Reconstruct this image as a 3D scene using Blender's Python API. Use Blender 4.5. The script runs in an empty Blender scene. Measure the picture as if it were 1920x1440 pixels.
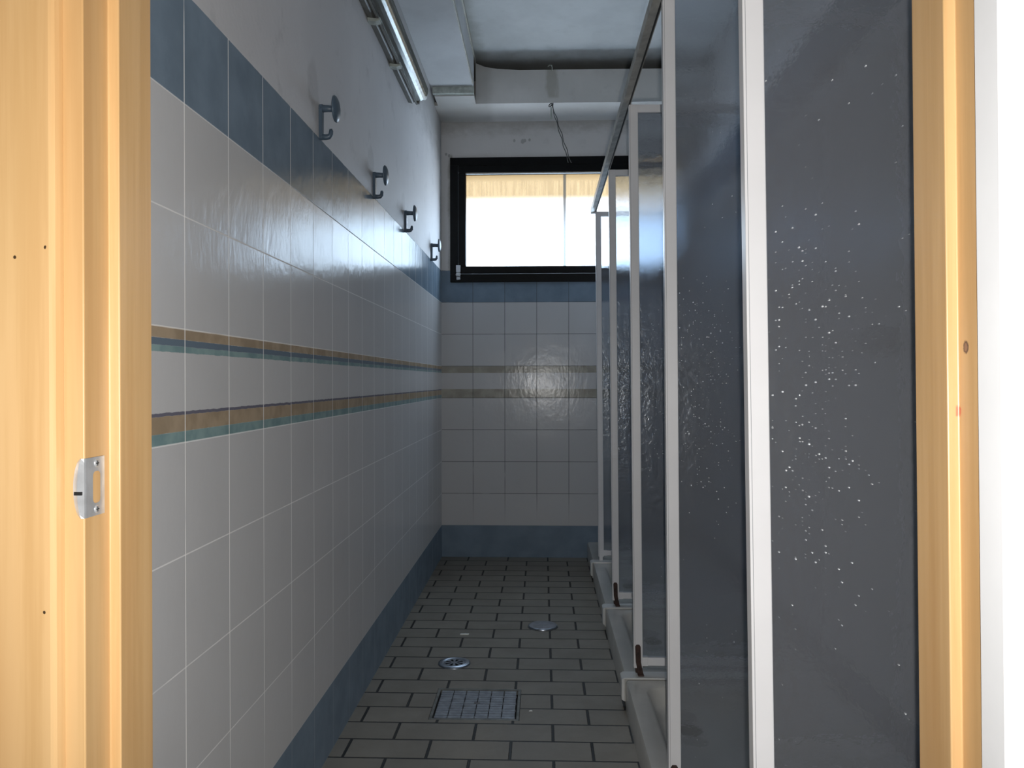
import bpy, bmesh, math, random
from mathutils import Vector, Matrix

random.seed(7)
sc = bpy.context.scene
COL = sc.collection

# ------------------------------------------------------------------ camera
CAM = Vector((0.6334, 0.0, 1.1085))
FPX = 1502.3
yaw, pit, rol = 0.03792, -0.00429, -0.0014
fwd = Vector((-math.sin(yaw)*math.cos(pit), math.cos(yaw)*math.cos(pit), math.sin(pit)))
rgt = Vector((math.cos(yaw), math.sin(yaw), 0))
upv = rgt.cross(fwd)
R_ = rgt*math.cos(rol) + upv*math.sin(rol)
U_ = upv*math.cos(rol) - rgt*math.sin(rol)
cam_d = bpy.data.cameras.new('camera')
cam_d.sensor_fit = 'HORIZONTAL'; cam_d.sensor_width = 36.0
cam_d.lens = FPX/1920*36.0
cam_d.clip_start = 0.02
cam = bpy.data.objects.new('camera', cam_d); COL.objects.link(cam)
cam.matrix_world = Matrix(((R_.x, U_.x, -fwd.x, CAM.x), (R_.y, U_.y, -fwd.y, CAM.y),
                           (R_.z, U_.z, -fwd.z, CAM.z), (0, 0, 0, 1)))
sc.camera = cam

# ------------------------------------------------------------------ light
D = 5.018                                       # distance of the back wall
WORLD_STRENGTH = 16.0
FLASH_W = 62.0
EXPOSURE = 0.0
w = bpy.data.worlds.new('world'); sc.world = w; w.use_nodes = True
nt = w.node_tree; nt.nodes.clear()
wo = nt.nodes.new('ShaderNodeOutputWorld'); bg = nt.nodes.new('ShaderNodeBackground')
bg.inputs[0].default_value = (0.62, 0.80, 1.0, 1); bg.inputs[1].default_value = WORLD_STRENGTH
nt.links.new(bg.outputs[0], wo.inputs[0])
# portal just outside the window so the daylight is sampled through it
pl = bpy.data.lights.new('window_portal', 'AREA'); pl.shape = 'RECTANGLE'; pl.size = 1.3; pl.size_y = 0.6
pl.cycles.is_portal = True
po = bpy.data.objects.new('window_portal', pl); COL.objects.link(po)
po.location = (0.785, D+0.16, 2.108); po.rotation_euler = (math.radians(-90), 0, 0)
# the camera's own flash
fl = bpy.data.lights.new('camera_flash', 'SPOT'); fl.energy = FLASH_W; fl.shadow_soft_size = 0.006
fl.spot_size = math.radians(125); fl.spot_blend = 0.75; fl.color = (1.0, 0.98, 0.955)
fo = bpy.data.objects.new('camera_flash', fl); COL.objects.link(fo)
fo.location = (0.65, 0.0, 1.055); fo.rotation_euler = (math.radians(97), 0, math.radians(3))

sc.view_settings.view_transform = 'Standard'; sc.view_settings.look = 'None'
sc.view_settings.gamma = 1.0; sc.view_settings.use_curve_mapping = False
sc.view_settings.exposure = EXPOSURE
cy = sc.cycles
cy.max_bounces = 14; cy.diffuse_bounces = 6; cy.glossy_bounces = 5; cy.transmission_bounces = 14
cy.transparent_max_bounces = 24; cy.sample_clamp_indirect = 4.0
cy.caustics_refractive = True; cy.caustics_reflective = True; cy.blur_glossy = 0.3
cy.use_denoising = True

# ------------------------------------------------------------------ node helpers
class N:
    """small shader-expression builder"""
    def __init__(s, name):
        s.mat = bpy.data.materials.new(name); s.mat.use_nodes = True
        s.nt = s.mat.node_tree; s.nt.nodes.clear()
        s.out = s.nt.nodes.new('ShaderNodeOutputMaterial')
        s.co = s.nt.nodes.new('ShaderNodeTexCoord').outputs['Object']
        sp = s.nt.nodes.new('ShaderNodeSeparateXYZ'); s.nt.links.new(s.co, sp.inputs[0])
        s.x, s.y, s.z = sp.outputs
    def set(s, sock, v):
        if v is None: return
        if isinstance(v, bpy.types.NodeSocket): s.nt.links.new(v, sock)
        elif isinstance(v, (tuple, list)) and len(v) == 3 and sock.type == 'RGBA': sock.default_value = (*v, 1)
        else: sock.default_value = v
    def m(s, op, a, b=None, c=None, clamp=False):
        n = s.nt.nodes.new('ShaderNodeMath'); n.operation = op; n.use_clamp = clamp
        for i, v in enumerate((a, b, c)): s.set(n.inputs[i], v)
        return n.outputs[0]
    def step(s, a, lo, hi):                     # smooth 0..1 between lo and hi
        n = s.nt.nodes.new('ShaderNodeMapRange'); n.interpolation_type = 'SMOOTHSTEP'
        s.set(n.inputs[0], a); n.inputs[1].default_value = lo; n.inputs[2].default_value = hi
        return n.outputs[0]
    def between(s, a, lo, hi, e=0.0006):
        return s.m('MULTIPLY', s.step(a, lo-e, lo+e), s.m('SUBTRACT', 1.0, s.step(a, hi-e, hi+e)))
    def mix(s, f, a, b):
        n = s.nt.nodes.new('ShaderNodeMix'); n.data_type = 'RGBA'
        s.set(n.inputs[0], f); s.set(n.inputs[6], a); s.set(n.inputs[7], b)
        return n.outputs[2]
    def vec(s, x, y, z):
        n = s.nt.nodes.new('ShaderNodeCombineXYZ')
        for i, v in enumerate((x, y, z)): s.set(n.inputs[i], v)
        return n.outputs[0]
    def scale(s, sx, sy, sz, off=(0, 0, 0)):
        n = s.nt.nodes.new('ShaderNodeMapping'); s.nt.links.new(s.co, n.inputs[0])
        n.inputs['Scale'].default_value = (sx, sy, sz); n.inputs['Location'].default_value = off
        return n.outputs[0]
    def noise(s, v, scale, detail=3, rough=0.55):
        n = s.nt.nodes.new('ShaderNodeTexNoise'); s.set(n.inputs['Vector'], v)
        n.inputs['Scale'].default_value = scale; n.inputs['Detail'].default_value = detail
        n.inputs['Roughness'].default_value = rough
        return n.outputs[0]
    def white(s, v):
        n = s.nt.nodes.new('ShaderNodeTexWhiteNoise'); s.set(n.inputs[0], v)
        return n.outputs
    def ramp(s, f, a, b, lo=0.0, hi=1.0):
        return s.mix(s.step(f, lo, hi), a, b)
    def bump(s, h, strength=1.0, dist=1.0):
        n = s.nt.nodes.new('ShaderNodeBump'); n.inputs['Strength'].default_value = strength
        n.inputs['Distance'].default_value = dist; s.set(n.inputs['Height'], h)
        return n.outputs[0]
    def bsdf(s, color, rough=0.5, metal=0.0, normal=None, spec=0.5, coat=0.0, **k):
        n = s.nt.nodes.new('ShaderNodeBsdfPrincipled')
        s.set(n.inputs['Base Color'], color); s.set(n.inputs['Roughness'], rough)
        s.set(n.inputs['Metallic'], metal); s.set(n.inputs['Specular IOR Level'], spec)
        s.set(n.inputs['Coat Weight'], coat)
        if normal is not None: s.nt.links.new(normal, n.inputs['Normal'])
        for kk, v in k.items(): s.set(n.inputs[kk.replace('_', ' ')], v)
        return n.outputs[0]
    def sh(s, kind, **k):
        n = s.nt.nodes.new(kind)
        for kk, v in k.items(): s.set(n.inputs[kk.replace('_', ' ')], v)
        return n.outputs[0]
    def mixs(s, f, a, b):
        n = s.nt.nodes.new('ShaderNodeMixShader'); s.set(n.inputs[0], f)
        s.nt.links.new(a, n.inputs[1]); s.nt.links.new(b, n.inputs[2]); return n.outputs[0]
    def done(s, shader): s.nt.links.new(shader, s.out.inputs[0]); return s.mat

def spots(n, axes, pts, r, wob=None):
    """mask of round marks at given places on a face"""
    acc = 0.0
    a, b = axes
    for (p, q, k) in pts:
        dx = n.m('SUBTRACT', a, p); dy = n.m('MULTIPLY', n.m('SUBTRACT', b, q), 0.8)
        d = n.m('SQRT', n.m('ADD', n.m('MULTIPLY', dx, dx), n.m('MULTIPLY', dy, dy)))
        if wob is not None: d = n.m('ADD', d, n.m('MULTIPLY', n.m('SUBTRACT', wob, 0.5), r*k*0.9))
        acc = n.m('MAXIMUM', acc, n.m('SUBTRACT', 1.0, n.step(d, r*k*0.7, r*k*1.15)))
    return acc

# ------------------------------------------------------------------ materials
def tile_mat(name, axis, u0, top, band_lo, grout, plaster=True, stripes=True, white=(0.61, 0.61, 0.615), dirt=0.0):
    n = N(name)
    U = n.y if axis == 'y' else n.x
    Z = n.z
    u = n.m('DIVIDE', n.m('SUBTRACT', U, u0), 0.2); v = n.m('DIVIDE', Z, 0.2)
    fu, fv = n.m('FRACT', u), n.m('FRACT', v)
    gu = n.m('MINIMUM', fu, n.m('SUBTRACT', 1.0, fu)); gv = n.m('MINIMUM', fv, n.m('SUBTRACT', 1.0, fv))
    g = n.m('MINIMUM', gu, gv)
    gm = n.m('SUBTRACT', 1.0, n.step(g, 0.0052, 0.0082))
    wn = n.white(n.vec(n.m('FLOOR', u), n.m('FLOOR', v), 0.0))
    sep = n.nt.nodes.new('ShaderNodeSeparateColor'); n.nt.links.new(wn[1], sep.inputs[0])
    r1, r2, r3 = sep.outputs[0], sep.outputs[1], sep.outputs[2]
    # colours
    wc = n.mix(r3, tuple(c*0.975 for c in white), tuple(c*1.02 for c in white))
    cl = n.noise(n.co, 3.0, 3)
    wc = n.mix(n.m('MULTIPLY', n.step(cl, 0.45, 0.75), 0.25), wc, tuple(c*0.86 for c in white))
    bl = n.noise(n.co, 9.0, 4)
    blue = n.ramp(bl, (0.175, 0.235, 0.30), (0.215, 0.285, 0.36), 0.3, 0.7)
    c = n.mix(n.m('MAXIMUM', n.between(Z, band_lo, top, 0.0004), n.between(Z, -1, 0.2, 0.0004)), wc, blue)
    if stripes == 'plain':
        gb = n.ramp(n.noise(n.co, 14.0, 3), (0.33, 0.31, 0.26), (0.42, 0.40, 0.34), 0.35, 0.65)
        c = n.mix(n.m('MAXIMUM', n.between(Z, 1.157, 1.2), n.between(Z, 1.0, 1.055)), c, gb)
    elif stripes:
        wob = n.m('MULTIPLY', n.m('SUBTRACT', n.noise(n.scale(38, 38, 2), 1.0, 2), 0.5), 0.004)
        zz = n.m('ADD', Z, wob)
        hv = n.noise(n.co, 14.0, 3)
        tan = n.ramp(hv, (0.36, 0.28, 0.19), (0.46, 0.36, 0.25), 0.35, 0.65)
        teal = n.ramp(hv, (0.20, 0.31, 0.32), (0.28, 0.40, 0.40), 0.35, 0.65)
        c = n.mix(n.between(zz, 1.158, 1.169), c, teal)
        c = n.mix(n.between(zz, 1.169, 1.181), c, (0.155, 0.205, 0.26))
        c = n.mix(n.between(Z, 1.181, 1.2, 0.001), c, tan)
        c = n.mix(n.between(zz, 1.049, 1.055), c, (0.17, 0.165, 0.21))
        c = n.mix(n.between(zz, 1.020, 1.049), c, tan)
        c = n.mix(n.between(Z, 1.0, 1.020, 0.001), c, teal)
    # grout with uneven strength
    gs = n.m('MULTIPLY', gm, n.step(n.noise(n.co, 6.0, 3), 0.2, 0.45))
    gs = n.m('MULTIPLY', gs, n.m('ADD', 0.45, n.m('MULTIPLY', 0.55, n.m('LESS_THAN', gu, 0.0075)))) if axis == 'y' else gs
    gs = n.m('MULTIPLY', gs, n.m('ADD', 0.12, n.m('MULTIPLY', 0.88, n.step(Z, 0.2, 0.45))))
    c = n.mix(gs, c, grout)
    # surface relief: each tile slightly tilted, glaze gently wavy
    t = n.m('ADD', n.m('MULTIPLY', n.m('MULTIPLY', n.m('SUBTRACT', fu, .5), .2), n.m('MULTIPLY', n.m('SUBTRACT', r1, .5), .012)),
            n.m('MULTIPLY', n.m('MULTIPLY', n.m('SUBTRACT', fv, .5), .2), n.m('MULTIPLY', n.m('SUBTRACT', r2, .5), .012)))
    t = n.m('ADD', t, n.m('MULTIPLY', n.noise(n.co, 16.0, 2), 0.0008))
    t = n.m('ADD', t, n.m('MULTIPLY', n.noise(n.scale(1, 1, 0.5), 60.0, 3), 0.0005))
    t = n.m('SUBTRACT', t, n.m('MULTIPLY', gm, 0.0003))
    rough = n.m('ADD', 0.13, n.m('MULTIPLY', n.noise(n.co, 5.0, 3), 0.10))
    rough = n.m('ADD', rough, n.m('MULTIPLY', gm, 0.5), clamp=True)
    tile = n.bsdf(c, rough, normal=n.bump(t), spec=0.26)
    matte = n.sh('ShaderNodeBsdfDiffuse', Roughness=0.3); n.set(matte.node.inputs[0], c)
    tile = n.mixs(n.m('MAXIMUM', 0.52 if axis == 'y' else 0.15, gm), tile, matte)
    if not plaster: return n.done(tile)
    a = n.noise(n.co, 1.6, 4); b = n.noise(n.co, 7.0, 5, 0.65)
    pc = n.ramp(a, (0.80, 0.79, 0.80), (0.87, 0.86, 0.87), 0.35, 0.65)
    pc = n.mix(n.m('MULTIPLY', n.step(b, 0.55, 0.75), 0.35), pc, (0.42, 0.42, 0.42))
    if axis == 'y':                            # mouldy run under the ceiling and the hooks' cast shadows painted above them
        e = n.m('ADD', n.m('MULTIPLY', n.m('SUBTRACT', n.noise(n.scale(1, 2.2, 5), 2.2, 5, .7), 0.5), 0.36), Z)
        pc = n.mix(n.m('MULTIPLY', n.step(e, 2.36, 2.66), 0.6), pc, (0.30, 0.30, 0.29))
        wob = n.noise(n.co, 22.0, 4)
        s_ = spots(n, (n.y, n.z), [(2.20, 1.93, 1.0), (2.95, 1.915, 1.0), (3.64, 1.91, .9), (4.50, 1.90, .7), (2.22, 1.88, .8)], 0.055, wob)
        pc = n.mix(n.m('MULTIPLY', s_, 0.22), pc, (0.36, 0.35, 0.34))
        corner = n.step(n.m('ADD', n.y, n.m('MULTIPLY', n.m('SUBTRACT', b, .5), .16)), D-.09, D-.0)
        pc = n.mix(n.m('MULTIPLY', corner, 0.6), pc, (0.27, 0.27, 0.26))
    else:
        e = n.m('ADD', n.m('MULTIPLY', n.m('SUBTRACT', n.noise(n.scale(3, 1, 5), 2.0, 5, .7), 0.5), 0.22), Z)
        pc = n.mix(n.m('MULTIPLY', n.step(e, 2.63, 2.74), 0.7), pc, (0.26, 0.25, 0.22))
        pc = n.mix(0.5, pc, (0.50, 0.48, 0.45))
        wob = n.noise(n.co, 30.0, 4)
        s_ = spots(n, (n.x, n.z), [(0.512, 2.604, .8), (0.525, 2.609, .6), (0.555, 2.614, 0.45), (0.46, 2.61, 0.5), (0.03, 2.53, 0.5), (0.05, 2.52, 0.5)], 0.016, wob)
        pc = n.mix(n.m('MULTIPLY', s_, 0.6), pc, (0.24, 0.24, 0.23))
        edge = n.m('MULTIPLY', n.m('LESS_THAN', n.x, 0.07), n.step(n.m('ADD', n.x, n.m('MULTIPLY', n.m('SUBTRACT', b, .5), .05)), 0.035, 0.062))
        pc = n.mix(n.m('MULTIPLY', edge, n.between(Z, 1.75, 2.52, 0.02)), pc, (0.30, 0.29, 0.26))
    ph = n.m('MULTIPLY', n.noise(n.co, 60.0, 4), 0.0008)
    plas = n.bsdf(pc, 0.62, normal=n.bump(ph), spec=0.35)
    edge = n.m('ADD', Z, n.m('MULTIPLY', n.m('SUBTRACT', n.noise(n.co, 18.0, 3), 0.5), 0.010))
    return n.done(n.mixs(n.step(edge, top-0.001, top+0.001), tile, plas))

M = {}
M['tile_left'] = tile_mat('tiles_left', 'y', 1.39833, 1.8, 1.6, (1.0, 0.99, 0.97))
M['tile_back'] = tile_mat('tiles_back', 'x', -0.002, 1.8, 1.6, (0.10, 0.11, 0.12), stripes='plain')
M['tile_right'] = tile_mat('tiles_right', 'y', 1.45, 2.38, 2.15, (0.5, 0.5, 0.48), stripes=False)

def floor_mat():
    n = N('floor_tiles')
    W, H = 0.2465, 0.1227
    v = n.m('DIVIDE', n.m('SUBTRACT', n.y, 2.3335), H)
    row = n.m('FLOOR', v); odd = n.m('ABSOLUTE', n.m('MODULO', row, 2.0))
    u = n.m('DIVIDE', n.m('SUBTRACT', n.x, n.m('ADD', 0.043, n.m('MULTIPLY', odd, 0.129))), W)
    fu, fv = n.m('FRACT', u), n.m('FRACT', v)
    du = n.m('MULTIPLY', n.m('MINIMUM', fu, n.m('SUBTRACT', 1.0, fu)), W)
    dv = n.m('MULTIPLY', n.m('MINIMUM', fv, n.m('SUBTRACT', 1.0, fv)), H)
    wob = n.m('MULTIPLY', n.m('SUBTRACT', n.noise(n.co, 90, 2), .5), 0.0016)
    g = n.m('SUBTRACT', 1.0, n.step(n.m('ADD', n.m('MINIMUM', n.m('MULTIPLY', du, 0.85), dv), wob), 0.0030, 0.0042))
    r = n.white(n.vec(n.m('FLOOR', u), row, 3.0))[0]
    a = n.noise(n.co, 6.0, 5, 0.65)
    c = n.ramp(a, (0.225, 0.205, 0.172), (0.295, 0.272, 0.232), 0.3, 0.7)
    c = n.mix(n.m('MULTIPLY', r, 0.28), c, (0.18, 0.168, 0.145))
    c = n.mix(g, c, (0.010, 0.009, 0.008))
    h = n.m('SUBTRACT', n.m('MULTIPLY', n.noise(n.co, 120.0, 3), 0.0003), n.m('MULTIPLY', g, 0.0025))
    rough = n.m('ADD', 0.42, n.m('MULTIPLY', a, 0.25))
    return n.done(n.bsdf(c, rough, normal=n.bump(h), spec=0.4))
M['floor'] = floor_mat()

def ceiling_mat(name, base=(0.60, 0.61, 0.605), dirt_y=None):
    n = N(name)
    a = n.noise(n.co, 1.7, 5, 0.6); b = n.noise(n.co, 8.0, 5, 0.65)
    c = n.ramp(a, tuple(k*0.84 for k in base), base, 0.35, 0.62)
    c = n.mix(n.m('MULTIPLY', n.step(b, 0.55, 0.8), 0.3), c, (0.42, 0.43, 0.40))
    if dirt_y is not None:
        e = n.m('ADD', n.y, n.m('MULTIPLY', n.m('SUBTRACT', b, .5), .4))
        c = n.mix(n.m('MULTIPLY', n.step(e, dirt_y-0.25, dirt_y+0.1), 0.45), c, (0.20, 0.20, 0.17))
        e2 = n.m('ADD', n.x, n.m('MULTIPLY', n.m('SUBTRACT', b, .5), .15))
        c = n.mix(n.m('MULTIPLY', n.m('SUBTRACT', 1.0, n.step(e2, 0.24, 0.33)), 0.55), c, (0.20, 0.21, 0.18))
    return n.done(n.bsdf(c, 0.6, normal=n.bump(n.m('MULTIPLY', n.noise(n.co, 70, 3), 0.0006)), spec=0.3))
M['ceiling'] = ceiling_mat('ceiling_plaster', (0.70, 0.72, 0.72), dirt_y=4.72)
M['beam'] = None
def beam_mat():
    n = N('beam_plaster')
    b = n.noise(n.co, 9.0, 5, 0.65); a = n.noise(n.co, 2.4, 4)
    c = n.ramp(a, (0.68, 0.68, 0.665), (0.80, 0.80, 0.79), 0.35, 0.65)
    # drip mark below the wire clip
    dx = n.m('ABSOLUTE', n.m('ADD', n.m('SUBTRACT', n.x, 0.690), n.m('MULTIPLY', n.m('SUBTRACT', n.noise(n.scale(14, 1, 5), 1.5, 4), .5), .07)))
    mk = n.m('MULTIPLY', n.m('SUBTRACT', 1.0, n.step(dx, 0.018, 0.040)), n.between(n.z, 2.76, 2.95, 0.01))
    c = n.mix(n.m('MULTIPLY', mk, 0.5), c, (0.30, 0.29, 0.23))
    c = n.mix(n.m('MULTIPLY', n.step(b, 0.58, 0.8), 0.35), c, (0.36, 0.36, 0.33))
    lf = n.m('SUBTRACT', 1.0, n.step(n.m('ADD', n.x, n.m('MULTIPLY', n.m('SUBTRACT', b, .5), .05)), 0.30, 0.36))
    c = n.mix(n.m('MULTIPLY', lf, 0.35), c, (0.36, 0.35, 0.32))
    return n.done(n.bsdf(c, 0.6, normal=n.bump(n.m('MULTIPLY', n.noise(n.co, 60, 3), 0.0006)), spec=0.3))
M['beam'] = beam_mat()
M['box'] = ceiling_mat('boxing_paint', (0.64, 0.655, 0.67))

def plain(name, c, rough=0.5, metal=0.0, var=0.08, scale=12.0, spec=0.5, bump=0.0):
    n = N(name)
    a = n.noise(n.co, scale, 4)
    col = n.ramp(a, tuple(k*(1-var) for k in c), tuple(min(1, k*(1+var)) for k in c), 0.3, 0.7)
    nm = n.bump(n.m('MULTIPLY', n.noise(n.co, scale*6, 3), bump)) if bump else None
    return n.done(n.bsdf(col, rough, metal, normal=nm, spec=spec))
M['outer_plaster'] = plain('anteroom_plaster', (0.80, 0.80, 0.81), 0.7, bump=0.0004)
M['white_door'] = plain('white_door_paint', (0.86, 0.87, 0.88), 0.35, var=0.02)
M['post'] = plain('white_coated_aluminium', (0.80, 0.80, 0.815), 0.34, var=0.03, scale=5)
M['post_line'] = plain('profile_gasket', (0.30, 0.31, 0.33), 0.5)
M['alu'] = plain('dirty_aluminium', (0.50, 0.49, 0.44), 0.45, 0.25, var=0.2, scale=20)
M['alu_dark'] = plain('rail_groove', (0.03, 0.03, 0.03), 0.6)
M['black'] = plain('black_window_paint', (0.004, 0.0045, 0.005), 0.45, var=0.2, spec=0.15)
M['gasket'] = plain('window_gasket', (0.14, 0.13, 0.12), 0.6)
M['chrome'] = plain('chrome', (0.62, 0.64, 0.66), 0.28, 0.6, var=0.1, scale=60)
M['steel'] = plain('brushed_steel', (0.36, 0.40, 0.46), 0.30, 0.9, var=0.15, scale=40)
M['dark'] = plain('dark_hole', (0.006, 0.006, 0.006), 0.9)
M['hook'] = plain('blue_grey_plastic', (0.085, 0.125, 0.170), 0.38, var=0.1)
M['rust'] = plain('rusty_brown_metal', (0.040, 0.018, 0.013), 0.65, var=0.5, scale=60, bump=0.001)
M['ceramic'] = plain('ceramic_tray', (0.60, 0.59, 0.55), 0.22, var=0.10, scale=4)
M['seal'] = plain('white_sill_plastic', (0.66, 0.67, 0.66), 0.45, var=0.06)
M['grate'] = plain('grey_grate_plastic', (0.25, 0.28, 0.325), 0.45, 0.2, var=0.22, scale=30)
M['grate_edge'] = plain('grate_frame_metal', (0.16, 0.165, 0.155), 0.5, 0.3, var=0.3, scale=30)
M['paper'] = plain('paper_scrap', (0.88, 0.90, 0.88), 0.8)
M['lamp_body'] = plain('lamp_housing_grey', (0.145, 0.145, 0.13), 0.45, var=0.15, scale=20)
M['tube'] = plain('dusty_white_tube', (0.85, 0.88, 0.85), 0.30, var=0.05)
M['wire'] = plain('black_wire', (0.05, 0.055, 0.055), 0.5)
M['clip'] = plain('pale_green_clip', (0.46, 0.50, 0.46), 0.5, var=0.2, scale=40)
M['outside'] = plain('outside_render', (0.7, 0.7, 0.7), 0.8)

def wood_mat(name, dark=1.0):
    n = N(name)
    g = n.noise(n.scale(1, 1, 0.035), 55.0, 5, 0.6)
    bands = n.noise(n.scale(1, 1, 0.10), 14.0, 3, 0.5)
    flame = n.noise(n.scale(3.0, 3.0, 0.6), 5.0, 3)
    c = n.ramp(g, (0.53*dark, 0.325*dark, 0.140*dark), (0.60*dark, 0.385*dark, 0.180*dark), 0.35, 0.65)
    c = n.mix(n.m('MULTIPLY', n.step(bands, 0.45, 0.7), 0.45), c, (0.50*dark, 0.275*dark, 0.108*dark))
    c = n.mix(n.m('MULTIPLY', n.step(flame, 0.5, 0.7), 0.30), c, (0.60*dark, 0.40*dark, 0.19*dark))
    wob = n.noise(n.co, 300.0, 3)
    mk = spots(n, (n.x, n.z), [(0.1755, 1.232, 1.0), (0.147, 1.223, 1.0), (0.1735, 0.895, 0.9)], 0.0014, wob)
    mk = n.m('MULTIPLY', mk, n.m('LESS_THAN', n.y, 0.735))
    c = n.mix(mk, c, (0.05, 0.03, 0.015))
    k = spots(n, (n.y, n.z), [(0.7640, 1.139, 1.0)], 0.0050, wob)
    kr = spots(n, (n.y, n.z), [(0.7640, 1.139, 1.0)], 0.0030, wob)
    k = n.m('MULTIPLY', k, n.m('GREATER_THAN', n.x, 0.95))
    c = n.mix(k, c, (0.07, 0.028, 0.016))
    c = n.mix(n.m('MULTIPLY', kr, n.m('MULTIPLY', k, 0.6)), c, (0.33, 0.17, 0.10))
    rd = n.m('MULTIPLY', spots(n, (n.y, n.z), [(0.7775, 1.079, 1.0)], 0.0042, wob), n.between(n.x, 1.0262, 1.05, 0.0008))
    c = n.mix(n.m('MULTIPLY', rd, 0.8), c, (0.50, 0.10, 0.055))
    return n.done(n.bsdf(c, n.m('ADD', 0.30, n.m('MULTIPLY', g, 0.15)), normal=n.bump(n.m('MULTIPLY', g, 0.0002)), spec=0.45))
M['wood'] = wood_mat('varnished_pine')

def pane_mat():
    # frosted shower panel: lets light through, blurs what stands behind, flash glints painted on as white dots
    n = N('frosted_shower_panel')
    rip = n.m('ADD', n.m('MULTIPLY', n.noise(n.co, 45.0, 3), 0.0022), n.m('MULTIPLY', n.noise(n.scale(1, 1, 0.25), 10.0, 2), 0.0030))
    nb = n.bump(rip)
    glass = n.nt.nodes.new('ShaderNodeBsdfGlass'); glass.inputs['Color'].default_value = (0.84, 0.865, 0.895, 1)
    glass.inputs['IOR'].default_value = 1.16; glass.inputs["Roughness"].default_value = 0.11
    n.nt.links.new(nb, glass.inputs['Normal'])
    tr = n.sh('ShaderNodeBsdfTransparent', Color=(0.80, 0.825, 0.85, 1))
    a = n.mixs(0.30, glass.outputs[0], tr)
    film = n.sh('ShaderNodeBsdfDiffuse', Color=(0.56, 0.57, 0.60, 1))
    gl = n.sh('ShaderNodeBsdfGlossy', Color=(0.8, 0.85, 0.9, 1), Roughness=0.22)
    n.nt.links.new(nb, gl.node.inputs['Normal'])
    a = n.mixs(0.035, a, gl)
    a = n.mixs(0.10, a, film)
    # flash glints painted as white dots (clustered around breast height on the panel)
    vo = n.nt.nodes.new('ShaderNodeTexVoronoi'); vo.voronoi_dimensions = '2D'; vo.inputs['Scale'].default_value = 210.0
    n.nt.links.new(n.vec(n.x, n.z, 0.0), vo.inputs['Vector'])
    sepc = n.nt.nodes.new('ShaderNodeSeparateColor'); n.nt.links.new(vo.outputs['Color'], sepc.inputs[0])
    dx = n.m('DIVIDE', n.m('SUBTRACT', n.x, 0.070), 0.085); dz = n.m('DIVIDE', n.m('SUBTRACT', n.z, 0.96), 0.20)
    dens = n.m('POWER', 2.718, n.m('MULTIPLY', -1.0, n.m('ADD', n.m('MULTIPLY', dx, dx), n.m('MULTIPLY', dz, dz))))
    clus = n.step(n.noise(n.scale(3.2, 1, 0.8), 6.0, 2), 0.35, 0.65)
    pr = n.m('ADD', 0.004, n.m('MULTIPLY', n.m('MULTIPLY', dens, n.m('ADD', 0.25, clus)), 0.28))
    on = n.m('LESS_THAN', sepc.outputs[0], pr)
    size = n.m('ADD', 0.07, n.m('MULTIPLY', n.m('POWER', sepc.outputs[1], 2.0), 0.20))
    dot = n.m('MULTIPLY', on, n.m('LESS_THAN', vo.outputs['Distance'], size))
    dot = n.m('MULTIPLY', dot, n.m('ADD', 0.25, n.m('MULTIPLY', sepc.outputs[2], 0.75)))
    glint_paint = n.sh('ShaderNodeBsdfDiffuse', Color=(0.9, 0.92, 0.93, 1))
    a = n.mixs(dot, a, glint_paint)
    return n.done(a)
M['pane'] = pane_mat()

def window_glass():
    # frosted window sheet: mostly clear to the daylight, beige with vertical streaks along the top, browner at the upper edge
    n = N('frosted_window_sheet')
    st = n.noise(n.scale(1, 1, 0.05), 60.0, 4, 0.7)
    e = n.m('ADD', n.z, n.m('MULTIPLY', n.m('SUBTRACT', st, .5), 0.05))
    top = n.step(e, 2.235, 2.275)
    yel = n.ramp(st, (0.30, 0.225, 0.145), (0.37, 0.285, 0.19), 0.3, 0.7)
    brown_top = n.step(n.m('ADD', n.z, n.m('MULTIPLY', n.m('SUBTRACT', st, .5), 0.10)), 2.35, 2.40)
    yel = n.mix(n.m('MULTIPLY', brown_top, 0.45), yel, (0.20, 0.135, 0.065))
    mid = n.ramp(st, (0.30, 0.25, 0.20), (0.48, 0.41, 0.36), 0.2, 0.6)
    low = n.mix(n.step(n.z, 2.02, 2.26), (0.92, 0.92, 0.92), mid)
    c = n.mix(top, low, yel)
    seam = n.m('SUBTRACT', 1.0, n.step(n.m('ABSOLUTE', n.m('SUBTRACT', n.x, 0.774)), 0.004, 0.013))
    c = n.mix(n.m('MULTIPLY', seam, 0.75), c, (0.08, 0.075, 0.07))
    tr = n.sh('ShaderNodeBsdfTransparent'); n.set(tr.node.inputs[0], c)
    tl = n.sh('ShaderNodeBsdfTranslucent', Color=(0.25, 0.25, 0.25, 1))
    gl = n.sh('ShaderNodeBsdfGlossy', Color=(0.8, 0.8, 0.8, 1), Roughness=0.3)
    a = n.mixs(0.15, tr, tl)
    return n.done(n.mixs(0.04, a, gl))
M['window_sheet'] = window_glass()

def diffuser_mat():
    n = N('dusty_clear_cover')
    dirt = n.noise(n.co, 30.0, 4)
    tr = n.sh('ShaderNodeBsdfTransparent', Color=(0.62, 0.63, 0.60, 1))
    df = n.sh('ShaderNodeBsdfDiffuse', Color=(0.20, 0.20, 0.18, 1))
    gl = n.sh('ShaderNodeBsdfGlossy', Color=(0.85, 0.87, 0.85, 1), Roughness=0.16)
    a = n.mixs(n.ramp(dirt, (0.28,)*3, (0.5,)*3, 0.35, 0.65), tr, df)
    return n.done(n.mixs(0.16, a, gl))
M['diffuser'] = diffuser_mat()

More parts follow.
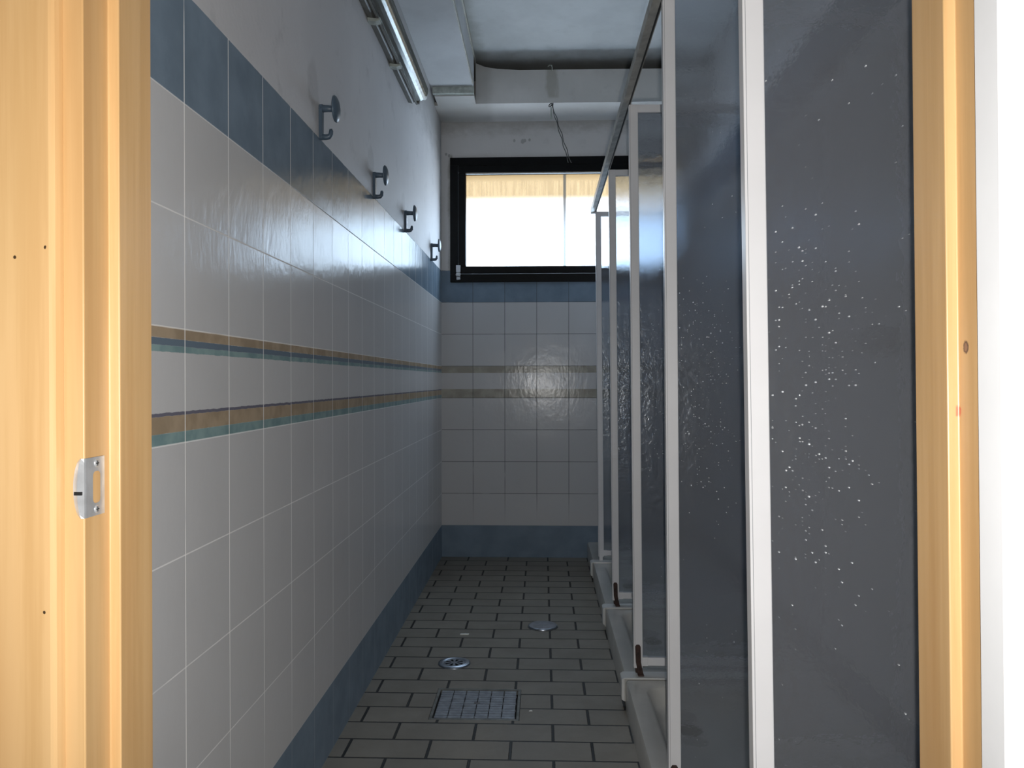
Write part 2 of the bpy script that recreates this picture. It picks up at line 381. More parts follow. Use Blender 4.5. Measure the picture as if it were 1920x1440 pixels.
# ------------------------------------------------------------------ mesh helpers
def obj(name, bm, mat, parent=None, loc=None, bevel=0.0, smooth=False, **props):
    me = bpy.data.meshes.new(name); bm.normal_update(); bm.to_mesh(me); bm.free()
    mats = mat if isinstance(mat, (list, tuple)) else [mat]
    for m_ in mats: me.materials.append(M[m_] if isinstance(m_, str) else m_)
    if smooth:
        for p in me.polygons: p.use_smooth = True
    o = bpy.data.objects.new(name, me); COL.objects.link(o)
    if loc is not None: o.location = loc
    if parent is not None: o.parent = parent
    if bevel:
        b = o.modifiers.new('bevel', 'BEVEL'); b.width = bevel; b.segments = 2; b.limit_method = 'ANGLE'
    for k, v in props.items(): o[k] = v
    return o

def empty(name, loc=(0, 0, 0), **props):
    o = bpy.data.objects.new(name, None); COL.objects.link(o); o.location = loc
    o.empty_display_size = 0.1
    for k, v in props.items(): o[k] = v
    return o

def box(bm, x0, x1, y0, y1, z0, z1, f=None, mi=0):
    vs = []
    for z in (z0, z1):
        for (x, y) in ((x0, y0), (x1, y0), (x1, y1), (x0, y1)):
            p = Vector((x, y, z))
            if f: p = f(p)
            vs.append(bm.verts.new(p))
    for idx in ((3, 2, 1, 0), (4, 5, 6, 7), (0, 1, 5, 4), (1, 2, 6, 5), (2, 3, 7, 6), (3, 0, 4, 7)):
        fa = bm.faces.new([vs[i] for i in idx]); fa.material_index = mi
    return vs

def nbox(*a, f=None):
    bm = bmesh.new(); box(bm, *a, f=f); return bm

def prism(bm, pts, axis, a, b, f=None, caps=True):
    """extrude a closed 2-D outline along an axis; pts are the other two coordinates in xyz order"""
    def P(p, t):
        q = {'x': (t, p[0], p[1]), 'y': (p[0], t, p[1]), 'z': (p[0], p[1], t)}[axis]
        q = Vector(q); return f(q) if f else q
    A = [bm.verts.new(P(p, a)) for p in pts]; B = [bm.verts.new(P(p, b)) for p in pts]
    n = len(pts)
    for i in range(n):
        bm.faces.new((A[i], A[(i+1) % n], B[(i+1) % n], B[i]))
    if caps: bm.faces.new(A[::-1]); bm.faces.new(B)
    bmesh.ops.recalc_face_normals(bm, faces=bm.faces[:])

def lathe(bm, prof, seg=40, mat=None, skip=None):
    """prof: (r, z) list; spun about local z"""
    rings = []
    for r, z in prof:
        if r < 1e-6: rings.append([bm.verts.new((0, 0, z))])
        else: rings.append([bm.verts.new((r*math.cos(2*math.pi*i/seg), r*math.sin(2*math.pi*i/seg), z)) for i in range(seg)])
    for k in range(len(rings)-1):
        a, b = rings[k], rings[k+1]
        for i in range(seg):
            if skip and skip(k, i): continue
            j = (i+1) % seg
            if len(a) == 1 and len(b) == 1: continue
            if len(a) == 1: bm.faces.new((a[0], b[i], b[j]))
            elif len(b) == 1: bm.faces.new((a[i], b[0], a[j]))
            else: bm.faces.new((a[i], b[i], b[j], a[j]))
    bmesh.ops.recalc_face_normals(bm, faces=bm.faces[:])

def tube(bm, pts, r, seg=8, caps=True):
    pts = [Vector(p) for p in pts]; rings = []
    rr = r if isinstance(r, (list, tuple)) else [r]*len(pts)
    prev = None
    for i, p in enumerate(pts):
        d = (pts[min(i+1, len(pts)-1)] - pts[max(i-1, 0)]).normalized()
        if prev is None:
            up = Vector((0, 0, 1)) if abs(d.z) < 0.9 else Vector((0, 1, 0))
            a = d.cross(up).normalized()
        else: a = (prev - d*prev.dot(d)).normalized()
        prev = a; b = d.cross(a)
        rings.append([bm.verts.new(p + (a*math.cos(t) + b*math.sin(t))*rr[i]) for t in [2*math.pi*k/seg for k in range(seg)]])
    for A, B in zip(rings, rings[1:]):
        for i in range(seg): bm.faces.new((A[i], A[(i+1) % seg], B[(i+1) % seg], B[i]))
    if caps: bm.faces.new(rings[0][::-1]); bm.faces.new(rings[-1])
    bmesh.ops.recalc_face_normals(bm, faces=bm.faces[:])

def rrect(x0, x1, y0, y1, r, seg=6):
    out = []
    for cx_, cy_, a0 in ((x1-r, y1-r, 0), (x0+r, y1-r, 90), (x0+r, y0+r, 180), (x1-r, y0+r, 270)):
        for i in range(seg+1):
            a = math.radians(a0 + 90*i/seg); out.append((cx_+r*math.cos(a), cy_+r*math.sin(a)))
    return out

# ------------------------------------------------------------------ the room
CEIL, RW, FW0, FW1 = 2.985, 1.61, 0.745, 0.84
# floor of shower room and anteroom, one mesh with holes left for the grate pit
GX0, GX1, GY0, GY1 = 0.258, 0.557, 2.604, 2.870
bm = bmesh.new()
for a in ((0-.1, GX0, -2.0, D+.1), (GX1, RW+.1, -2.0, D+.1), (GX0, GX1, -2.0, GY0), (GX0, GX1, GY1, D+.1)):
    box(bm, a[0], a[1], a[2], a[3], -0.12, 0.0)
box(bm, -1.3, -0.1, -2.0, FW1, -0.12, 0.0); box(bm, RW+.1, 2.6, -2.0, FW1, -0.12, 0.0)
obj('floor', bm, 'floor', kind='structure')
obj('wall_left', nbox(-0.1, 0.0, FW1, D+.1, 0.0, CEIL), 'tile_left', kind='structure')
obj('wall_right', nbox(RW, RW+.1, FW1, D+.1, 0.0, CEIL), 'tile_right', kind='structure')
# back wall with window opening
WX0, WX1, WZ0, WZ1 = 0.075, 1.505, 1.740, 2.485
bm = bmesh.new()
for a in ((0, WX0, 0, CEIL), (WX1, RW, 0, CEIL), (WX0, WX1, 0, WZ0), (WX0, WX1, WZ1, CEIL)):
    box(bm, a[0], a[1], D, D+.12, a[2], a[3])
obj('wall_back', bm, 'tile_back', kind='structure')
obj('ceiling', nbox(-0.1, RW+.1, FW1, D+.1, CEIL, CEIL+.1), 'ceiling', kind='structure')
# lowered beam in front of the back wall: sagging top edge, cut corner beside the boxed duct
bm = bmesh.new()
prism(bm, [(0.245, 2.73), (RW, 2.728), (RW, 2.918), (0.50, 2.924), (0.375, 2.932), (0.30, 2.945), (0.245, 2.968)], 'y', 4.69, 4.712)
prism(bm, [(4.712, 2.73), (D, 2.73), (D, 2.75), (4.712, 2.75)], 'x', 0.0, RW)
prism(bm, [(4.56, 2.73), (4.712, 2.73), (4.712, 2.75), (4.56, 2.75)], 'x', 0.02, 0.245)
obj('trim_1', bm, 'beam', kind='structure')
# boxed duct along the left wall under the ceiling
bm = bmesh.new(); box(bm, 0.0, 0.242, FW1, 4.60, 2.775, CEIL)
obj('trim_2', bm, 'box', kind='structure', bevel=0.003)
bm = bmesh.new(); box(bm, 0.012, 0.247, 4.53, 4.562, 2.738, 2.775)
obj('trim_3', bm, 'clip', kind='structure', bevel=0.002)
# loose cover strip on the duct's right side
bm = bmesh.new(); box(bm, 0.2425, 0.249, 3.55, 4.66, 2.955, CEIL); box(bm, 0.2425, 0.2465, 2.3, 4.50, 2.775, 2.80)
obj('trim_4', bm, 'alu', kind='structure')

# front wall around the doorway (between anteroom and showers)
bm = bmesh.new()
for a in ((-1.3, 0.160, 0, 3.1), (1.068, 2.6, 0, 3.1), (0.160, 1.068, 2.16, 3.1)):
    box(bm, a[0], a[1], FW0, FW1, a[2], a[3])
obj('wall_front', bm, 'outer_plaster', kind='structure')
# anteroom shell
bm = bmesh.new(); box(bm, -1.4, -1.3, -2.0, FW1, 0, 3.1); obj('wall_anteroom_left', bm, 'outer_plaster', kind='structure')
bm = bmesh.new(); box(bm, 2.6, 2.7, -2.0, FW1, 0, 3.1); obj('wall_anteroom_right', bm, 'outer_plaster', kind='structure')
bm = bmesh.new(); box(bm, -1.4, 2.7, -2.1, -2.0, 0, 3.1); obj('wall_anteroom_back', bm, 'outer_plaster', kind='structure')
bm = bmesh.new(); box(bm, -1.4, 2.7, -2.1, FW0, 3.1, 3.2); obj('ceiling_anteroom', bm, 'outer_plaster', kind='structure')

# ------------------------------------------------------------------ window
win = empty('window_1', (0.78, D, WZ0), kind='structure')
def wpart(name, bm, mat, **k):
    o = obj(name, bm, mat, **k); o.parent = win; o.matrix_parent_inverse = Matrix.Translation(-Vector(win.location)); return o
FX0, FX1, FZ0, FZ1 = 0.058, 1.525, 1.724, 2.502
def ring(bm, x0, x1, z0, z1, w_, y0, y1):
    box(bm, x0, x1, y0, y1, z0, z0+w_); box(bm, x0, x1, y0, y1, z1-w_, z1)
    box(bm, x0, x0+w_, y0, y1, z0+w_, z1-w_); box(bm, x1-w_, x1, y0, y1, z0+w_, z1-w_)
bm = bmesh.new(); ring(bm, FX0, FX1, FZ0, FZ1, 0.050, D-.022, D-.001); ring(bm, WX0, WX1, WZ0, WZ1, .03, D-.001, D+.09)
wpart('window_frame', bm, 'black', bevel=0.002)
bm = bmesh.new(); ring(bm, 0.110, FX1-.052, 1.776, 2.450, 0.0455, D-.032, D+.03)
sash = wpart('sash', bm, 'black', bevel=0.003)
bm = bmesh.new(); ring(bm, 0.1545, FX1-.0965, 1.8205, 2.3975, 0.0035, D-.012, D-.002)
g_ = wpart('gasket', bm, 'gasket')
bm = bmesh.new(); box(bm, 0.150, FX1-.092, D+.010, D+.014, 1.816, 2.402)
wpart('window_pane', bm, 'window_sheet', label='frosted sheet, beige along the top')
# chrome latch at the lower left corner
bm = bmesh.new(); box(bm, 0.0975, 0.1245, D-.050, D-.030, 1.783, 1.826)
box(bm, 0.0985, 0.1235, D-.047, D-.022, 1.757, 1.781); box(bm, 0.0995, 0.1225, D-.043, D-.022, 1.737, 1.755)
tube(bm, [(0.096, D-.046, 1.768), (0.126, D-.046, 1.768)], 0.006, 10)
wpart('latch', bm, 'chrome', bevel=0.0015, label='chrome latch plate')

# ------------------------------------------------------------------ doorway
def lean(p): return Vector((p.x - 0.0112*(p.z-1.1085), p.y, p.z))
door = empty('door_1', (0.62, 0.79, 0.0), kind='structure')
def dpart(name, bm, mat, par=None, **k):
    o = obj(name, bm, mat, **k); o.parent = par or door
    o.matrix_parent_inverse = Matrix.Translation(-Vector(door.location)); return o
HZ = 2.10
LX = [0.163, 0.2050, 0.2160]                       # left: wall side, rebate face, stop face
RX = [1.072, 1.0290, 1.0180]
bm = bmesh.new()
prism(bm, [(LX[0], .734), (LX[1], .734), (LX[1], .777), (LX[2], .777), (LX[2], .842), (LX[0], .842)], 'z', 0, HZ+.04)
prism(bm, [(RX[0], .742), (RX[1], .742), (RX[1], .777), (RX[2], .777), (RX[2], .842), (RX[0], .842)], 'z', 0, HZ+.04, f=lean)
prism(bm, [(.736, HZ+.04), (.736, HZ+.012), (.777, HZ+.012), (.777, HZ), (.842, HZ), (.842, HZ+.04)], 'x', 0.205, 1.015)
dpart('door_frame', bm, 'wood', bevel=0.0012)
# casing on the anteroom side (left), with a rounded inner edge
bm = bmesh.new()
prof = [(0.080, .744), (0.080, .722), (0.1790, .722), (0.1815, .7228), (0.1835, .725), (0.1850, .7295), (0.1858, .7330), (0.1858, .744)]
prism(bm, prof, 'z', 0, HZ+.10)
dpart('casing', bm, 'wood')
bm = bmesh.new()
box(bm, 0.186, 1.00, .724, .744, HZ+.015, HZ+.10)
dpart('casing', bm, 'wood', bevel=0.003)
# white door leaf folded back against the anteroom wall on the right
bm = bmesh.new(); box(bm, 1.0200, 1.80, .690, .728, 0.01, HZ+.01, f=lean)
dpart('door_leaf', bm, 'white_door', bevel=0.0015, label='white painted door leaf folded back')
# strike plate on the left rebate face
z0s, z1s = 0.980, 1.0360
bm = bmesh.new()
xf = LX[1]
def plate_face(bm):
    # plate with an oblong latch hole, on plane X = xf + 1 mm
    outer = [(.7345, z0s), (.766, z0s+.0), (.766, z1s), (.7345, z1s)]
    ho = rrect(.7460, .7585, 0.9920, 1.0225, 0.0045, 4)
    t = 0.0012
    for xo in (xf, xf+t):
        vo_ = [bm.verts.new((xo, *p)) for p in outer]; vh = [bm.verts.new((xo, *p)) for p in ho]
        eo = [bm.edges.new((vo_[i], vo_[(i+1) % 4])) for i in range(4)]
        eh = [bm.edges.new((vh[i], vh[(i+1) % len(vh)])) for i in range(len(vh))]
        bmesh.ops.triangle_fill(bm, use_beauty=True, use_dissolve=False, edges=eo+eh)
plate_face(bm)
# curved lip that wraps over the jamb's front edge
lipz = [z0s + (z1s-z0s)*i/16 for i in range(17)]
lv = []
for z in lipz:
    t = (z-(z0s+z1s)/2)/((z1s-z0s)/2)
    wd = 0.0010 + 0.0092*math.sqrt(max(0.0, 1-t*t*0.93))*1.0
    lv.append([bm.verts.new((xf+.0012, .7345, z)), bm.verts.new((xf+.0008, .7322, z)),
               bm.verts.new((xf-wd*.55, .7312, z)), bm.verts.new((xf-wd, .7325, z))])
for A, B in zip(lv, lv[1:]):
    for i in range(3): bm.faces.new((A[i], A[i+1], B[i+1], B[i]))
bmesh.ops.recalc_face_normals(bm, faces=bm.faces[:])
sp = dpart('strike_plate', bm, 'chrome', label='chrome strike plate with curved lip')
bm = bmesh.new(); box(bm, xf-.0080, xf-.0008, .7300, .7318, 1.0020, 1.0052)
o = dpart('lip_slot', bm, 'dark', par=sp); o.matrix_parent_inverse = Matrix.Identity(4)
bm = bmesh.new(); box(bm, xf-.0, xf+.0006, .7450, .7597, 0.9910, 1.0235)
o = dpart('hole_recess', bm, 'wood', par=sp); o.matrix_parent_inverse = Matrix.Identity(4)
for zc in (0.9860, 1.0300):
    bm = bmesh.new(); lathe(bm, [(0, .0012), (.0026, .0010), (.0036, .0003), (.0038, 0)], 20)
    box(bm, -.0024, .0024, -.0004, .0004, .0009, .0014, mi=1); box(bm, -.0004, .0004, -.0024, .0024, .0009, .0014, mi=1)
    o = obj('screw', bm, ['chrome', 'dark'], parent=sp)
    o.matrix_local = Matrix.Translation((xf+.0012, .7520, zc)) @ Matrix.Rotation(math.radians(90), 4, 'Y')

# ------------------------------------------------------------------ shower trays and sill covers
JY = [4.466, 3.580, 2.740, 1.985, 1.168]           # joints = partition lines
PX = 0.944                                          # left edge of the posts at tray level
TH = 0.100
def tray(y0, y1, label, drain=True):
    x0, x1 = 0.912, RW-0.004
    root = empty('shower_tray', ((x0+x1)/2, (y0+y1)/2, 0), label=label, category='shower tray', group='ceramic trays in the row of showers')
    bm = bmesh.new()
    loops = [(rrect(x0, x1, y0, y1, .012), 0.0), (rrect(x0, x1, y0, y1, .012), TH-.008),
             (rrect(x0+.004, x1-.004, y0+.004, y1-.004, .012), TH),
             (rrect(x0+.055, x1-.045, y0+.045, y1-.045, .05), TH-.001),
             (rrect(x0+.066, x1-.056, y0+.056, y1-.056, .055), TH-.010),
             (rrect(x0+.084, x1-.074, y0+.074, y1-.074, .06), TH-.050),
             (rrect(x0+.105, x1-.095, y0+.095, y1-.095, .06), TH-.062),
             (rrect(x0+.16, x1-.15, y0+.15, y1-.15, .03), TH-.067)]
    c = root.location; prev = None
    for pts, z in loops:
        ring_ = [bm.verts.new((p[0]-c.x, p[1]-c.y, z)) for p in pts]
        if prev:
            for i in range(len(ring_)):
                j = (i+1) % len(ring_); bm.faces.new((prev[i], prev[j], ring_[j], ring_[i]))
        else: bm.faces.new(ring_[::-1])
        prev = ring_
    bm.faces.new(prev)
    b = obj('basin', bm, 'ceramic', parent=root, smooth=True)
    m_ = b.modifiers.new('split', 'EDGE_SPLIT'); m_.split_angle = math.radians(50)
    if drain:
        bm = bmesh.new(); lathe(bm, [(0, .004), (.022, .004), (.030, .006), (.036, .002), (.037, 0)], 28)
        obj('tray_drain', bm, 'rust', parent=root, loc=(1.085-c.x, y1-.235-c.y, TH-.0665), label='dark tray drain')
    return root
tray(4.500, D-.004, 'small ceramic shower tray in the far corner under the window')
tray(3.614, 4.432, 'ceramic shower tray between the two farthest partitions, next to the domed drain cap')
tray(2.774, 3.546, 'ceramic shower tray in the middle of the row, beside the slotted round drain')
tray(2.019, 2.706, 'ceramic shower tray nearest in view, beside the square floor grate')
tray(1.204, 1.951, 'ceramic shower tray hidden behind the nearest partition')

SC = [('white sill cover over the tray joint at the farthest partition', 4.466),
      ('white sill cover over the tray joint at the second farthest partition', 3.580),
      ('white sill cover over the tray joint at the partition beside the square grate', 2.740),
      ('white sill cover over the tray joint below the second nearest partition', 1.985)]
for lb, y in SC:
    bm = bmesh.new()
    pts = [(.899, .032), (.9095, .026), (.9095, TH+.0008), (1.60, TH+.0008), (1.60, TH+.006), (.909, TH+.006), (.899, TH)]
    prism(bm, [(p[0], p[1]) for p in pts], 'y', y-.032, y+.030)
    o = obj('sill_cover', bm, 'seal', bevel=0.0015, label=lb, category='sill cover', group='white sill covers between the shower trays')

# ------------------------------------------------------------------ partitions
def partition(y, k, label, bracket=True, z1=2.046, dz=0.0, bt=0.0):
    root = empty('shower_partition', (PX, y, TH+.006), label=label, category='shower partition', group='frosted partitions between the showers')
    def f(p): return Vector((p.x - PX - k*(p.z-0.11), p.y - y, p.z - (TH+.006)))
    pw = 0.0300
    zb = 0.128
    bm = bmesh.new(); box(bm, PX, PX+pw, y, y+.024, zb, z1, f=f)
    post = obj('post', bm, 'post', parent=root, bevel=0.0012)
    bm = bmesh.new(); box(bm, PX+.0035, PX+.0043, y-.0003, y+.001, zb, z1, f=f)
    box(bm, PX+pw-.0015, PX+pw+.0012, y+.004, y+.020, zb+.03, z1-.03, f=f)
    obj('seal', bm, 'post_line', parent=post)
    def fr(p): return Vector((p.x-PX, p.y-y, p.z-(TH+.006)))
    kx = lambda z: PX+pw - k*(z-.11)
    bm = bmesh.new(); box(bm, kx(.15)+.006, 1.603, y+.002, y+.022, .136-dz, .163-dz, f=fr)
    obj('bottom_rail', bm, 'post', parent=root, bevel=0.001)
    bm = bmesh.new(); box(bm, kx(.15)-.001, kx(.15)+.018, y+.0005, y+.0235, .1345-dz, .1645-dz, f=fr)
    obj('rail_connector', bm, 'post', parent=root, bevel=0.001)
    bm = bmesh.new(); box(bm, kx(z1)-.001, 1.603, y+.002, y+.022, z1-.026, z1, f=fr)
    obj('top_rail', bm, 'post', parent=root, bevel=0.001)
    bm = bmesh.new()
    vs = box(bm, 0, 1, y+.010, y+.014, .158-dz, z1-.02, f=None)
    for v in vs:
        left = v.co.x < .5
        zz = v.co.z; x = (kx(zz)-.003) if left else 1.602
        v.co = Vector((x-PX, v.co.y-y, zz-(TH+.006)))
    obj('pane', bm, 'pane', parent=root, label='frosted panel with painted flash glints')
    # wall profile
    bm = bmesh.new(); box(bm, 1.585, 1.6095, y+.001, y+.023, .130, z1, f=fr)
    obj('wall_profile', bm, 'post', parent=root, bevel=0.001)
    # foot under the post
    if bracket:
        bm = bmesh.new()
        zz0 = TH+.006
        # rusty strap: up the post face, rounded top, foot bent forward onto the sill
        fx = PX + .002
        prof = [(fx+.002, .203-bt), (fx+.006, .209-bt), (fx+.016, .209-bt), (fx+.020, .203-bt), (fx+.021, .150-bt*.4), (fx+.030, .1065), (fx+.012, .1065), (fx+.004, .150-bt*.4)]
        prism(bm, prof, 'y', y-.009, y-.0005, f=fr)
        box(bm, fx+.010, fx+.030, y-.020, y+.018, .1065, .112, f=fr)
        box(bm, fx+.004, fx+.022, y+.001, y+.016, .111, .129, f=fr)
        obj('foot_bracket', bm, 'rust', parent=root, bevel=0.0015, label='rust-brown foot bracket')
    else:
        bm = bmesh.new(); box(bm, PX+.006, PX+.024, y+.003, y+.020, .1062, .129, f=fr)
        obj('foot', bm, 'post', parent=root)
    return root
partition(4.466, .0080, 'farthest frosted shower partition, thin white frame below the window', bracket=False)
partition(3.580, .0078, 'second farthest frosted shower partition, its white post in front of the window')
partition(2.740, .0082, 'frosted shower partition in the middle of the row, white post with a rusty foot')
partition(1.985, .0075, 'second nearest frosted shower partition, full-height white post', dz=.024, bt=.048, z1=2.092)
partition(1.168, .0145, 'nearest frosted shower partition by the doorway, broad panel with painted flash glints', z1=2.046)

# curtain/door track along the tops
root = empty('top_rail_track', (0.925, 2.7, 2.046), label='dull aluminium track running along the tops of the shower partitions', category='rail')
bm = bmesh.new()
prof = [(0.906, 2.044), (0.9275, 2.048), (0.9275, 2.072), (0.9345, 2.072), (0.9345, 2.054), (0.937, 2.054), (0.937, 2.0745), (0.906, 2.0745)]
prism(bm, [(p[0]-.925, p[1]-2.046) for p in prof], 'y', FW1+.002-2.7, 4.50-2.7)
obj('track', bm, 'alu', parent=root)
bm = bmesh.new(); box(bm, 0.9275-.925, 0.9335-.925, FW1+.01-2.7, 4.49-2.7, 2.050-2.046, 2.0715-2.046)
obj('groove', bm, 'alu_dark', parent=root)
bm = bmesh.new(); box(bm, 0.905-.925, 0.939-.925, 4.49-2.7, 4.503-2.7, -.006, .030)
obj('end_cap', bm, 'seal', parent=root)

# ------------------------------------------------------------------ shower fittings on the right wall (seen blurred through the panels)
def shower(y, label, label2):
    r = empty('shower_mixer', (RW, y, 1.22), label=label, category='shower mixer', group='shower mixers on the right wall')
    bm = bmesh.new(); lathe(bm, [(0, .004), (.055, .004), (.060, 0)], 28)
    for v in bm.verts: v.co = Vector((-v.co.z, v.co.x, v.co.y))
    obj('cover_plate', bm, 'chrome', parent=r)
    bm = bmesh.new(); lathe(bm, [(0, .085), (.030, .083), (.038, .06), (.038, 0)], 20)
    for v in bm.verts: v.co = Vector((-v.co.z, v.co.x, v.co.y))
    obj('knob', bm, 'hook', parent=r, smooth=True)
    r = empty('overhead_shower', (RW, y, 2.02), label=label2, category='shower head', group='shower heads on the right wall')
    bm = bmesh.new(); tube(bm, [(0, 0, 0), (-.05, 0, .01), (-.13, 0, .01), (-.17, 0, -.02)], .009, 10)
    obj('arm', bm, 'chrome', parent=r, smooth=True)
    bm = bmesh.new(); lathe(bm, [(0, 0), (.036, 0), (.038, .012), (.015, .035), (.010, .05)], 24)
    obj('rose', bm, 'hook', parent=r, loc=(-.18, 0, -.07), smooth=True)
shower(2.27, 'dark shower mixer knob on the right wall, seen through the nearest partition', 'shower head on the right wall high above the mixer, blurred behind the nearest partition')

# ------------------------------------------------------------------ coat hooks
def make_hook(y, zt, label):
    r = empty('coat_hook', (0.0, y, zt), label=label, category='coat hook', group='blue-grey coat hooks on the left wall')
    bm = bmesh.new()                                         # upright with rounded ends, 16 mm wide
    out = []
    for i in range(9): a = math.pi*i/8; out.append((.0105*math.cos(a), -.012+.0105*math.sin(a)))
    for i in range(9): a = math.pi+math.pi*i/8; out.append((.0085*math.cos(a), -.095+.0085*math.sin(a)))
    prism(bm, out, 'x', 0.0, 0.0105)
    obj('back_plate', bm, 'hook', parent=r, bevel=0.0015)
    bm = bmesh.new(); tube(bm, [(.004, 0, -.014), (.024, 0, -.014), (.046, 0, -.0155)], [.0110, .0093, .0085], 18)
    obj('stem', bm, 'hook', parent=r, smooth=True)
    bm = bmesh.new()
    lathe(bm, [(0, .0125), (.012, .0118), (.026, .0088), (.0345, .0045), (.0372, .0010), (.0362, -.0015), (.028, -.0018), (0, -.0010)], 36)
    for v in bm.verts: v.co = Vector((v.co.z, v.co.x, v.co.y))
    obj('knob', bm, 'hook', parent=r, loc=(.0455, 0, -.0155), smooth=True)
    bm = bmesh.new()
    tube(bm, [(.004, 0, -.094), (.018, 0, -.095), (.027, 0, -.094), (.0325, 0, -.088), (.0335, 0, -.078), (.0325, 0, -.073)], [.0088, .0078, .0076, .0068, .0058, .0040], 14)
    obj('lower_hook', bm, 'hook', parent=r, smooth=True)
    return r
def copy_tree(src, loc, label):
    c = src.copy(); COL.objects.link(c); c.location = loc; c['label'] = label
    for ch in src.children:
        d = ch.copy(); COL.objects.link(d); d.parent = c
    return c
h0 = make_hook(2.262, 1.897, 'blue-grey plastic coat hook with a round knob, nearest the doorway')
copy_tree(h0, (0, 2.985, 1.893), 'blue-grey coat hook on the left wall, second from the doorway')
copy_tree(h0, (0, 3.675, 1.895), 'blue-grey coat hook on the left wall, second from the window wall')
copy_tree(h0, (0, 4.545, 1.893), 'blue-grey coat hook nearest the window, by the corner of the left wall')

# ------------------------------------------------------------------ fluorescent lamp on the left wall
LY0, LY1 = 2.15, 3.80
lamp = empty('fluorescent_lamp', (0.0, 3.0, 2.47), label='long grey fluorescent lamp mounted high along the left wall', category='lamp')
def lp(name, bm, mat, **k): return obj(name, bm, mat, parent=lamp, loc=(0, -3.0, -2.47), **k)
bm = bmesh.new()
prism(bm, [(0.0, 2.425), (.022, 2.420), (.030, 2.428), (.030, 2.535), (.022, 2.545), (0.0, 2.54)], 'y', LY0, LY1-.02)
lp('housing', bm, 'lamp_body', bevel=0.002)
bm = bmesh.new()
out = []
for i in range(15):
    a = math.radians(-90 + 180*i/14); out.append((.032+.062*math.cos(a), 2.483+.052*math.sin(a)))
prism(bm, out, 'y', LY0, LY1-.01)
lp('clear_cover', bm, 'diffuser', smooth=False)
bm = bmesh.new(); tube(bm, [(.068, LY0+.03, 2.472), (.068, LY1+.045, 2.472)], .0125, 18)
lp('tube', bm, 'tube', smooth=True)
bm = bmesh.new(); prism(bm, [(.030, 2.432), (.050, 2.424), (.055, 2.455), (.050, 2.535), (.030, 2.537)], 'y', LY1-.012, LY1+.006)
lp('end_cap', bm, 'lamp_body', bevel=0.002)
bm = bmesh.new()
prism(bm, [(.030, 2.428), (.036, 2.418), (.044, 2.419), (.040, 2.432)], 'y', LY0, LY1-.01)
lp('cover_rim', bm, 'lamp_body')
for y in (2.42, 2.90, 3.32):
    bm = bmesh.new(); prism(bm, [(.002, 2.412), (.030, 2.408), (.046, 2.413), (.048, 2.424), (.030, 2.420), (.002, 2.424)], 'y', y-.018, y+.018)
    lp('clip', bm, 'clip', bevel=0.001, label='pale metal clip')
# black cable above the lamp
pts = [(0.118+.004*math.sin(i*.9), 2.2+i*.1, 2.545+.004*math.cos(i*1.3)) for i in range(11)]
bm = bmesh.new(); tube(bm, [(p[0]-.0, p[1], p[2]) for p in pts[:0]] or [(0.010, 2.0, 2.66), (.012, 2.7, 2.655), (.010, 3.4, 2.66), (.012, 4.0, 2.662)], .0035, 8)
obj('cable', bm, 'wire', label='black cable running along the top of the left wall above the lamp', category='cable')

# ------------------------------------------------------------------ wires hanging from the beam
wr = empty('hanging_wire', (0.686, 4.688, 2.73), label='two thin twisted wires hanging from the ceiling beam over the window', category='wire')
def wp(name, bm, mat, **k): return obj(name, bm, mat, parent=wr, loc=(-.686, -4.688, -2.73), **k)
for s, dx in ((0, 0.0), (1, 0.014)):
    pts = []
    for i in range(25):
        t = i/24
        pts.append((.688+dx*(.3+.7*t)+.100*t**1.05+.003*math.sin(t*24+s*2), 4.682+.004*math.cos(t*22+s*3), 2.722-.345*t))
    bm = bmesh.new(); tube(bm, pts, .0021, 6); wp('wire_strand', bm, 'wire', smooth=True)
bm = bmesh.new()
for k in range(9):
    a = k*0.7; tube(bm, [(.686+.013*math.cos(a+i*.5), 4.680-.002*k*.3, 2.712+.010*math.sin(a*1.3+i*.55)) for i in range(6)], .0022, 6)
wp('wire_knot', bm, 'wire')
bm = bmesh.new(); box(bm, .6815, .6925, 4.676, 4.679, 2.630, 2.700); wp('hanging_tab', bm, 'clip', bevel=.001)
cl = bmesh.new(); tube(cl, [(.668, 4.684, 2.938), (.676, 4.682, 2.946), (.690, 4.680, 2.944), (.693, 4.684, 2.930), (.692, 4.686, 2.915)], .0032, 8)
obj('wire_clip', cl, 'clip', label='small pale hook clipped over the top edge of the beam', category='clip')

# ------------------------------------------------------------------ floor drains
def drain_slotted(x, y):
    r = empty('floor_drain', (x, y, 0), label='round steel floor drain with radial slots, left of centre', category='floor drain')
    bm = bmesh.new()
    lathe(bm, [(.0635, 0), (.0625, .004), (.055, .0052), (.050, .0060), (.046, .0078), (.042, .0050), (.0395, .0035)], 48)
    obj('flange', bm, 'steel', parent=r, smooth=True)
    bm = bmesh.new()
    lathe(bm, [(.040, .0036), (.036, .0040), (.013, .0044), (0, .0046)], 48, skip=lambda k, i: k == 1 and (i % 6) in (2, 3, 4))
    obj('strainer', bm, 'steel', parent=r)
    bm = bmesh.new(); lathe(bm, [(0, .0012), (.039, .0012), (.039, .0005)], 24)
    obj('drain_pit', bm, 'dark', parent=r)
drain_slotted(0.287, 3.125)
r = empty('floor_drain', (0.634, 3.606, 0), label='round domed steel drain cap on the floor, near the shower trays', category='floor drain')
bm = bmesh.new(); lathe(bm, [(.0655, 0), (.065, .0065), (.062, .0085), (.052, .0075), (.030, .0066), (0, .0064)], 48)
obj('cap', bm, 'steel', parent=r, smooth=True)
bm = bmesh.new(); lathe(bm, [(.069, 0), (.0685, .002), (.066, .002), (.066, 0)], 48)
obj('rim', bm, 'grate_edge', parent=r)

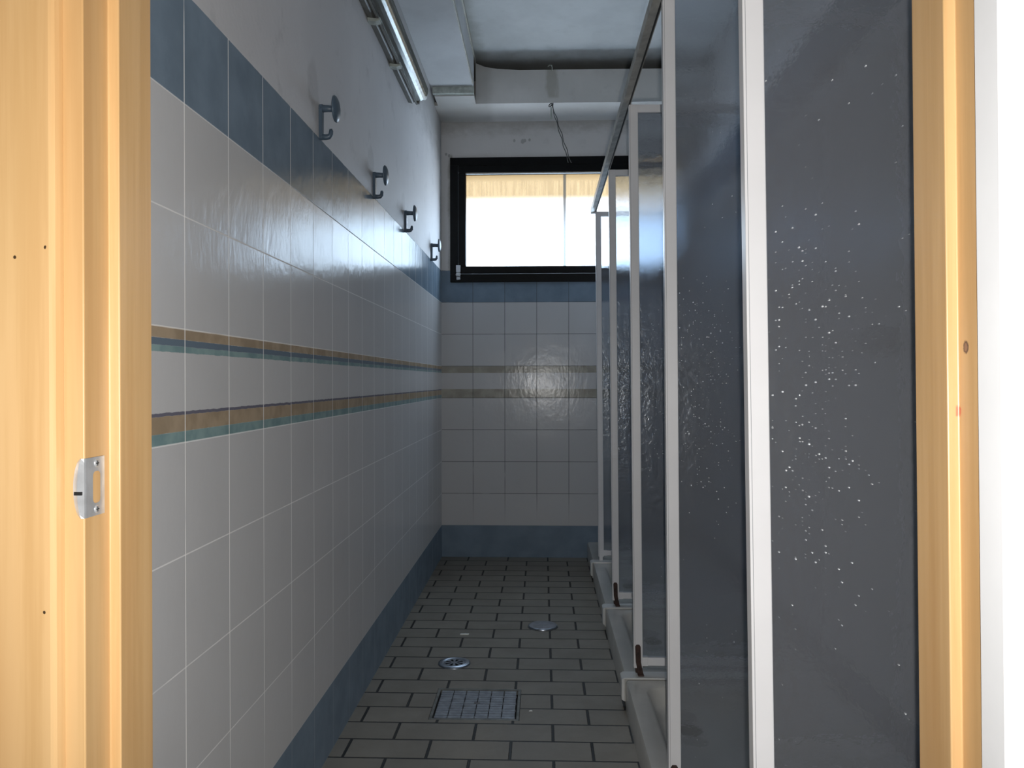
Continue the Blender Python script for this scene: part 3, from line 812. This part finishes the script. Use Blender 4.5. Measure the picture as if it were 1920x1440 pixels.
# square grate set in the floor
r = empty('floor_grate', ((GX0+GX1)/2, (GY0+GY1)/2, 0), label='square grey slotted floor grate set in the tiles', category='floor grate')
cx_, cy_ = (GX0+GX1)/2, (GY0+GY1)/2
hw, hh = (GX1-GX0)/2, (GY1-GY0)/2
bm = bmesh.new()
for (a, b, c, d) in ((-hw, hw, -hh, -hh+.011), (-hw, hw, hh-.011, hh), (-hw, -hw+.011, -hh+.011, hh-.011), (hw-.011, hw, -hh+.011, hh-.011)):
    box(bm, a+.0012 if a == -hw else a, b-.0012 if b == hw else b, c, d, -.020, .0008)
obj('grate_frame', bm, 'grate_edge', parent=r, bevel=.0006)
bm = bmesh.new()
nx, ny = 6, 12
ix, iy = hw-.0155, hh-.0155
for i in range(nx):
    for j in range(ny):
        a = -ix + 2*ix*i/nx + .0018; b = -ix + 2*ix*(i+1)/nx - .0018
        c = -iy + 2*iy*j/ny + .0022; d = -iy + 2*iy*(j+1)/ny - .0022
        if i == 2 and j in (6,): b -= .008
        if i == 3 and j in (6,): a += .008
        jit = random.uniform(-.0004, .0004)
        box(bm, a, b, c, d, -.010, -.0005+jit)
for j in range(ny):                                     # ribs bridging some slots
    if j % 3 != 1: continue
    c = -iy + 2*iy*j/ny; box(bm, -ix, ix, c-.001, c+.001, -.010, -.0030)
obj('slotted_plate', bm, 'grate', parent=r)
bm = bmesh.new(); box(bm, -hw, hw, -hh, hh, -.04, -.015); obj('grate_pit', bm, 'dark', parent=r)

# scraps
bm = bmesh.new()
prism(bm, [(-.018, -.006), (.019, -.004), (.020, .006), (.004, .008), (-.017, .004)], 'z', 0.0005, .004)
obj('paper_scrap', bm, 'paper', loc=(0.292, 3.481, 0), label='small white paper scrap lying on the floor beyond the slotted drain', category='scrap')
bm = bmesh.new(); prism(bm, [(-.006, -.004), (.006, -.003), (.001, .005)], 'z', .0005, .003)
obj('paper_scrap', bm, 'paper', loc=(0.593, 2.682, 0), label='tiny white chip on the floor right of the square grate', category='scrap')
